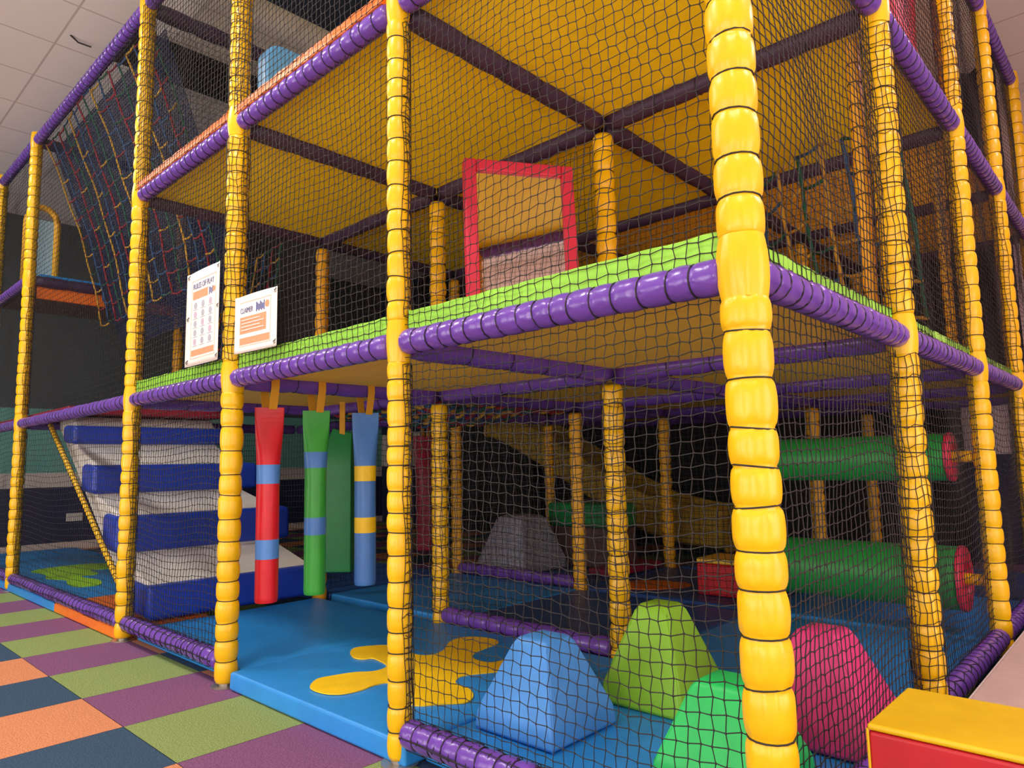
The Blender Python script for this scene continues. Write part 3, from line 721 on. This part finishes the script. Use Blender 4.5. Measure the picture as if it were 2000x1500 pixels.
for i in range(19): mb.tube([(-.118, -.062, .03+.037*i), (-.074, -.064, .048+.037*i)], .0025, 4)
mb.tube([(-.118, -.062, .02), (-.118, -.062, .72)], .002, 4); mb.tube([(-.074, -.063, .02), (-.074, -.063, .72)], .002, 4); mb.obj('lacing', M['cord_black'], flap)
mb = MB(); mb.box((.012, -.012, .84), (.048, -.0, 1.12)); mb.obj('strap', M['strap_yellow'], t)
bag('dark red punch bag deep inside, left of the inner posts', -4.2, 2.577, 'dark_red_vinyl', 'dark_red_vinyl', [], .22, 1.22, .09, group='inner bags')

# ------------------------------------------------------------------ rollers
def roller(label, yc, zc, r, xa, xb):
    t = thing('foam_roller', label, 'foam roller', (xb, yc, zc), 0, 'green squeeze rollers')
    mb = MB(); n_ = 40; Ln = xa - xb; prof = [(0, r*.6), (0, r*.96), (-.012, r)] + [(Ln*i/8, r*(1+.006*math.sin(i*2))) for i in range(1, 8)] + [(Ln+.012, r), (Ln, r*.96), (Ln, r*.6)]
    vs = [(px, pr*math.cos(2*PI*q/n_), pr*math.sin(2*PI*q/n_)) for px, pr in prof for q in range(n_)]; K = len(prof)
    mb.add(vs, [(i*n_+q, (i+1)*n_+q, (i+1)*n_+(q+1) % n_, i*n_+(q+1) % n_) for i in range(K-1) for q in range(n_)]); mb.obj('roller_body', M['green_vinyl'], t, smooth=True)
    mb = MB(); R_ = r*1.04
    prof = [(-.002, R_*.99), (.012, R_), (.02, R_*.97), (.024, R_*.55), (.006, R_*.5), (.006, .001)]
    vs = [(px, pr*math.cos(2*PI*q/n_), pr*math.sin(2*PI*q/n_)) for px, pr in prof for q in range(n_)]; K = len(prof)
    mb.add(vs, [(i*n_+q, i*n_+(q+1) % n_, (i+1)*n_+(q+1) % n_, (i+1)*n_+q) for i in range(K-1) for q in range(n_)]); mb.obj('end_disc', M['frame_red'], t, smooth=False)
    mb = MB(); mb.tube([(.004, 0, 0), (.10, 0, 0)], .028, 18); mb.obj('axle_pad', M['yellow_vinyl'], t, smooth=False)
    mb = MB(); mb.tube([(Ln-.05, 0, 0), (Ln+.0, 0, 0)], .028, 18); mb.obj('axle_pad', M['yellow_vinyl'], t, smooth=False)
roller('upper green foam roller with red end disc, above the other roller', 2.577, .945, .118, -1.14, -.15)
roller('lower green foam roller with red end disc, just above the blue mat', 2.63, .345, .155, -1.14, -.15)

# ------------------------------------------------------------------ mirror
ctr = Vector((-1.255, .66, 2.01)); 
a_, b_ = Vector((-1.43, .50, 0)), Vector((-1.158, .92, 0)); d = (b_-a_).normalized(); wdt = (b_-a_).length; ang = math.atan2(d.y, d.x)
t = thing('safety_mirror', 'square mirror panel in a thick red padded frame on the first deck', 'mirror', ((a_.x+b_.x)/2, (a_.y+b_.y)/2, 1.43), ang)
t.rotation_euler = (math.radians(-5), 0, ang)
H = .86; hw = wdt/2; fr = .055
def frame_bars(z0, z1):
    mb = MB(); mb.box((-hw, -.03, z0), (-hw+fr, .03, z1)); mb.box((hw-fr, -.03, z0), (hw, .03, z1)); mb.box((-hw+fr, -.03, z1-fr), (hw-fr, .03, z1)); mb.box((-hw+fr, -.03, z0), (hw-fr, .03, z0+fr)); return mb
frame_bars(0, H).obj('frame', M['frame_red'], t, bevel=.008)
mb = MB(); mb.box((-hw+fr, -.012, fr), (hw-fr, .02, H-fr)); mb.obj('mirror_glass', M['mirror'], t)

# ------------------------------------------------------------------ banners
def text(parent, s, x, z, size, mk, name='lettering', y=-.0045, wscale=1):
    cu = bpy.data.curves.new(name, 'FONT'); cu.body = s; cu.size = size; cu.extrude = .0004
    tmp = bpy.data.objects.new('tmp', cu); COL.objects.link(tmp)
    dg = bpy.context.evaluated_depsgraph_get(); me = bpy.data.meshes.new_from_object(tmp.evaluated_get(dg)); bpy.data.objects.remove(tmp)
    me.materials.clear(); me.materials.append(M[mk]); o = link(name, me, parent); o.rotation_euler = (PI/2, 0, 0); o.location = (x, y, z); o.scale = (wscale, 1, 1); return o
def rect(mb, x0, z0, x1, z1, mi=0, y=-.0045): mb.box((x0, y, z0), (x1, y+.003, z1), mi)
def sheet(parent, w_, h_, nm='sheet'):
    mb = MB(); k = 16; vs = []; fs = []
    for i in range(k+1):
        for j in range(k+1):
            u, v = i/k, j/k; e = max(0, abs(u-.5)*2-.86)/.14; vs.append((u*w_, -.0015 - .006*e*e, v*h_ + .004*math.sin(PI*u)*(1 if v > .5 else -1)*v))
    for i in range(k):
        for j in range(k): a = i*(k+1)+j; fs.append((a, a+k+1, a+k+2, a+1))
    mb.add(vs, fs); o = mb.obj(nm, M['banner'], parent, smooth=True); s_ = o.modifiers.new('s', 'SOLIDIFY'); s_.thickness = .0018; s_.offset = 1; return o
def eyelets(parent, pts):
    for x_, z_ in pts:
        mb = MB(); mb.tube([(x_+.006*math.cos(q*PI/6), -.009, z_+.006*math.sin(q*PI/6)) for q in range(12)], .002, 5, closed=True)
        ey = mb.obj('eyelet', M['metal'], parent, smooth=True)
        mb = MB(); mb.tube([(x_, -.012, z_), (x_+.006, -.006, z_+.012), (x_+.012, .02, z_+.02)], .0022, 5); mb.obj('tie', M['cord_black'], ey, smooth=True)
t = thing('rules_banner', 'tall white vinyl banner headed RULES OF PLAY tied to the net', 'banner', (-2.935, -.04, 1.472))
W_, H_ = .372, .475; sheet(t, W_, H_)
mb = MB()
for a, b in (((.05,.035),(.325,.038)), ((.05,.43),(.325,.433)), ((.05,.035),(.053,.433)), ((.322,.035),(.325,.433))): rect(mb, a[0], a[1], b[0], b[1])
mb.obj('border', M['ink_line'], t)
text(t, 'RULES OF PLAY', .066, .388, .040, 'ink_blue', wscale=.86)
mb = MB(); rect(mb, .066, .335, .235, .375); mb.obj('text_block', M['ink_orange'], t)
mb = MB(); [rect(mb, .25+.012*i, .335+(i % 2)*.006, .257+.012*i, .372-(i % 3)*.004) for i in range(4)]; mb.obj('logo_lettering', M['ink_blue'], t)
mb = MB(); mb.tube([(.305, -.0045, .355), (.305, -.0015, .355)], .014, 20); mb.obj('logo_disc', M['ink_orange'], t)
rnd = random.Random(5)
for i in range(3):
    for j in range(5):
        x_ = .068 + i*.085; z_ = .10 + j*.046; mb = MB(); mb.tube([(x_+.03, -.0045, z_+.018), (x_+.03, -.0015, z_+.018)], .017, 14)
        mb.obj('pictogram', M['ink_mauve' if (i+j) % 3 == 0 else 'ink_grey'], t); mb = MB(); rect(mb, x_+.004, z_-.004, x_+.058, z_-.001); mb.obj('caption_line', M['ink_grey'], t)
mb = MB(); rect(mb, .060, .048, .315, .078); mb.obj('footer_block', M['ink_orange'], t)
eyelets(t, [(.018, .455), (.354, .455), (.018, .24), (.354, .26), (.018, .02), (.354, .02)])
t = thing('disclaimer_banner', 'small white vinyl banner with CLAIMER heading right of the left entrance post', 'banner', (-2.36, -.055, 1.468), math.radians(4))
W_, H_ = .335, .255; sheet(t, W_, H_)
mb = MB()
for a, b in (((.03,.028),(.28,.031)), ((.03,.225),(.28,.228)), ((.277,.028),(.28,.228))): rect(mb, a[0], a[1], b[0], b[1])
mb.obj('border', M['ink_line'], t)
text(t, 'CLAIMER', .038, .178, .034, 'ink_blue', wscale=.75)
mb = MB(); [rect(mb, .165+.010*i, .172+(i % 2)*.006, .172+.010*i, .214-(i % 3)*.006) for i in range(7)]; mb.obj('logo_lettering', M['ink_blue'], t)
mb = MB(); mb.tube([(.252, -.0045, .195), (.252, -.0015, .195)], .016, 20); mb.obj('logo_disc', M['ink_orange'], t)
mb = MB(); rect(mb, .036, .085, .245, .160); tb = mb.obj('text_block', M['ink_orange'], t)
mb = MB(); [rect(mb, .05, .098+.015*i, .23-.03*(i % 2), .1015+.015*i, y=-.0065) for i in range(4)]; mb.obj('text_lines', M['banner'], tb)
mb = MB(); rect(mb, .036, .036, .272, .066); mb.obj('footer_block', M['ink_orange'], t)
eyelets(t, [(.318, .238), (.318, .018)])

# ------------------------------------------------------------------ coloured rope nets
ROPE = ['rope_red', 'rope_green', 'rope_yellow', 'rope_blue']
def rope_net(name, label, f, nu, nv, r, seed, group=None, dense=None, order=ROPE, twist=True, rungs=True):
    """f(u,v) -> point. Ropes of four colours; every colour is one part."""
    rnd = random.Random(seed); t = thing(name, label, 'rope net', (0, 0, 0), 0, group)
    parts = [MB() for _ in order]
    for i in range(nu+1):
        c = (i*3 + 1) % len(order); pts = [f(i/nu + .006*math.sin(j*.9+i), j/(nv*2)) for j in range(nv*2+1)]
        rr = [r*(1+.25*(j % 2)) for j in range(len(pts))]
        parts[c].tube(pts, rr, 6)
    if rungs:
        for j in range(nv+1):
            for i in range(nu):
                c = (i + j*2) % len(order) if rnd.random() < .8 else rnd.randrange(len(order))
                u0, u1 = i/nu, (i+1)/nu; jj = j/nv + .012*math.sin(i*2.3)
                jj = min(1, max(0, jj))
                mid = Vector(f((u0+u1)/2, jj)) + Vector((0, 0, -.012))
                parts[c].tube([f(u0, jj), tuple(mid), f(u1, jj)], [r*1.2, r*.9, r*1.2], 6)
    for c, p in zip(order, parts):
        if p.v: p.obj(c.replace('rope_', '') + '_ropes', M[c], t, smooth=True)
    return t
def f1(u, v):                                     # slopes inward from the top front beam
    z = 3.82 - 1.55*v; return (-3.88 - 2.4*u, .035 + .5*v + .05*math.sin(PI*v) + .02*math.sin(9*u), z - .0*u)
rope_net('climbing_net', 'tall sloping climbing net of coloured ropes in the upper left bay', f1, 15, 10, .0068, 1)
def f1b(u, v):
    z = 3.80 - 1.6*v; return (-3.86 - 2.5*u, .20 + .6*v + .03*math.sin(7*u+3*v), z)
o = net_grid(2.50, 1.82, .021, .021, 9, r=.0034, knots=False, sides=3, out=.02, amp=.006).obj('scramble_net', M['knit_navy'], smooth=True)
o.location = (X[4]+.05, .75, 2.1); o.rotation_euler = (math.radians(20), 0, 0); tag(o, 'dense dark blue knitted net behind the coloured climbing ropes', 'net')
def f2(u, v): return (X[3]+.05 + 1.2*u, Y[1]+.08 + 1.15*v, 1.34 - .10*math.sin(PI*u)*math.sin(PI*v) - .015*math.sin(17*u+4*v))
rope_net('rope_net_deck', 'sagging coloured rope net deck seen from below beyond the punch bags', f2, 13, 13, .011, 2)
def f3(u, v): return (-3.95 - 1.0*u, 1.02 - .12*v, 2.6 - .85*v - .1*u)
rope_net('climbing_net', 'coloured rope net on the first deck left of the left entrance post', f3, 8, 7, .006, 3)
o = net_grid(1.15, 1.25, .022, .022, 12, r=.0034, knots=False, sides=3, out=.02, amp=.006).obj('scramble_net', M['knit_navy'], smooth=True)
o.location = (-5.42, 1.12, 1.47); o.rotation_euler = (math.radians(12), math.radians(-14), 0); tag(o, 'blue knitted ramp net on the first deck behind the rules banner', 'net')
def f4(u, v): return (-.12 - 1.0*u, 2.0 + 1.3*u*.4 + .25*v, 2.45 - .85*v + .15*math.sin(3*u))
rope_net('rope_bridge', 'dark yellow rope crossing on the first deck at the right rear', f4, 7, 5, .009, 4, order=['rope_yellow', 'rope_green', 'rope_yellow', 'rope_blue'])
# blue knitted net bundle over the fascia
mb = MB()
for i in range(9):
    a = i*.7; mb.tube([(X[4]+.05+.02*math.sin(a), .58+.035*i*.9, 2.60), (X[4]+.09, .56+.035*i+.03*math.sin(a*2), 2.52), (X[4]+.07, .60+.03*i, 2.45-.03*math.sin(a))], .016, 7)
tag(mb.obj('net_bundle', M['rope_blue'], smooth=True), 'bunched blue net hanging over the orange fascia', 'net')

# ------------------------------------------------------------------ other things inside
t = thing('padded_divider', 'light blue padded divider with rounded top on the upper deck', 'divider', (-2.6, .13, L[2]+.055))
mb = MB(); prof = [(0, 0), (0, .36)] + [(.09-.09*math.cos(a), .36+.09*math.sin(a)) for a in [PI/2*i/6 for i in range(1, 7)]] + [(.75, .45), (.75, 0)]
n_ = len(prof); mb.add([(0, y_, z_) for y_, z_ in prof]+[(.11, y_, z_) for y_, z_ in prof], [tuple(range(n_)), tuple(reversed(range(n_, 2*n_)))]+[(i, i+n_, (i+1) % n_+n_, (i+1) % n_) for i in range(n_)])
mb.obj('padded_body', M['sky_vinyl'], t, bevel=.02)
mb = MB(); vs = []; k = 18
for i in range(k+1):
    for j in range(11):
        vs.append((-.09+.02*math.sin(i*.9+j*.4), 1.36+1.12*i/k, 2.72+1.05*j/10))
mb.add(vs, [(i*11+j, (i+1)*11+j, (i+1)*11+j+1, i*11+j+1) for i in range(k) for j in range(10)])
o = mb.obj('side_sheet', M['red_vinyl'], smooth=True); o.modifiers.new('s', 'SOLIDIFY').thickness = .01; tag(o, 'red vinyl sheet hung inside the upper side net', 'sheet')
# slide
t = thing('slide', 'dull yellow slide trough running down to the right deep inside', 'slide', (0, 0, 0))
P = [(-5.3, 1.32), (-5.0, 1.22), (-4.5, .98), (-4.0, .72), (-3.5, .45), (-3.1, .28), (-2.7, .2), (-2.3, .18)]
mb = MB(); cs_ = [(-.32, .34), (-.34, .0), (-.30, -.03), (.30, -.03), (.34, .0), (.32, .34), (.28, .34), (.27, .03), (-.27, .03), (-.28, .34)]
vs = []
for px, pz in P:
    for cy_, cz_ in cs_: vs.append((px, 4.75+cy_, pz+cz_))
n_ = len(cs_); mb.add(vs, [(i*n_+q, i*n_+(q+1) % n_, (i+1)*n_+(q+1) % n_, (i+1)*n_+q) for i in range(len(P)-1) for q in range(n_)] + [tuple(range(n_)), tuple(reversed([(len(P)-1)*n_+q for q in range(n_)]))])
mb.obj('trough', M['slide_olive'], t, bevel=.02)
mb = MB(); mb.box((-3.6, 4.5, .08), (-3.5, 5.0, .42)); mb.obj('support', M['black_panel'], t)
mb = MB(); mb.box((-4.75, 4.5, 0), (-4.65, 5.0, 1.02)); mb.obj('support', M['black_panel'], t)
t = thing('step_block', 'red foam block with amber top deep inside near the corner post', 'foam block', (-1.55, 2.95, .078))
mb = MB(); mb.box((-.15, -.15, 0), (.15, .15, .2)); mb.obj('foam_body', M['red_vinyl'], t, bevel=.012)
mb = MB(); mb.box((-.151, -.151, .202), (.151, .151, .235)); mb.obj('top_pad', M['deck_orange'], t, bevel=.012)
t = thing('padded_bench', 'dark padded block with green top behind the inner yellow posts', 'foam block', (-3.04, 3.45, .078))
mb = MB(); mb.box((-.36, -.15, 0), (.36, .15, .33)); mb.obj('foam_body', M['brown_vinyl'], t, bevel=.02)
mb = MB(); mb.box((-.361, -.151, .332), (.361, .151, .53)); mb.obj('top_pad', M['dark_green_vinyl'], t, bevel=.02)
mb = MB(); mb.box((-2.75, 3.0, .08), (-2.5, 3.7, .13)); tag(mb.obj('floor_pad', M['dark_red_vinyl'], bevel=.012), 'dark red pad on the mats behind the inner yellow post', 'mat')
t = thing('arch_panel', 'yellow arch framed pale blue panel at the upper left behind the thin post', 'window panel', (-7.0, 0, 2.7))
arch = [(.08, 0), (.08, .62)] + [(.205-.125*math.cos(a), .62+.16*math.sin(a)) for a in [PI*i/10 for i in range(1, 10)]] + [(.33, .62), (.33, 0)]
mb = MB(); mb.tube([(0, y_, z_) for y_, z_ in arch], .03, 10); mb.obj('arch_frame', M['yellow_far'], t, smooth=True)
mb = MB(); mb.box((-.01, .1, .02), (.0, .31, .66)); mb.obj('panel', M['acrylic'], t)
t = thing('socket_plate', 'cream double socket plate low on the navy left wall', 'socket', (LEFT, 1.27, .40))
mb = MB(); mb.box((0, -.09, -.05), (.012, .09, .05)); mb.obj('plate', M['white_plastic'], t, bevel=.003)
mb = MB(); [mb.box((.012, y_-.012, -.02), (.014, y_+.012, .02)) for y_ in (-.045, .045)]; mb.obj('socket_holes', M['cream_paint'], t)
# ceiling scuff wire
mb = MB(); mb.tube([(-4.95, -.14, CEIL-.002), (-4.98, -.08, CEIL-.02), (-4.96, -.0, CEIL-.03)], .006, 5); tag(mb.obj('loose_cable', M['cord_black']), 'short black cable hanging from a ceiling tile joint', 'cable')

# ------------------------------------------------------------------ foam bench and beige bench outside the right side
t = thing('foam_bench', 'yellow topped red foam bench at the bottom right corner', 'bench', (.146, .145, 0))
mb = MB(); mb.box((0, 0, 0), (1.4, .308, .385)); mb.obj('foam_body', M['box_red'], t, bevel=.008)
mb = MB(); mb.box((-.001, -.001, .386), (1.401, .309, .4)); mb.obj('top_cover', M['box_yellow'], t, bevel=.006)
mb = MB(); mb.tube([(0, 0, .01), (0, 0, .39)], .003, 6); mb.tube([(0, .308, .01), (0, .308, .39)], .003, 6); mb.obj('piping', M['box_yellow'], t)
t = thing('low_bench', 'low beige padded bench along the right side behind the yellow and red one', 'bench', (.115, .62, 0))
mb = MB(); mb.box((0, 0, 0), (1.3, 2.6, .18)); mb.obj('padded_body', M['beige_vinyl'], t, bevel=.012)
mb = MB(); mb.tube([(.004, .0, .176), (.004, 2.6, .176)], .004, 6); mb.obj('piping', M['cream_paint'], t)
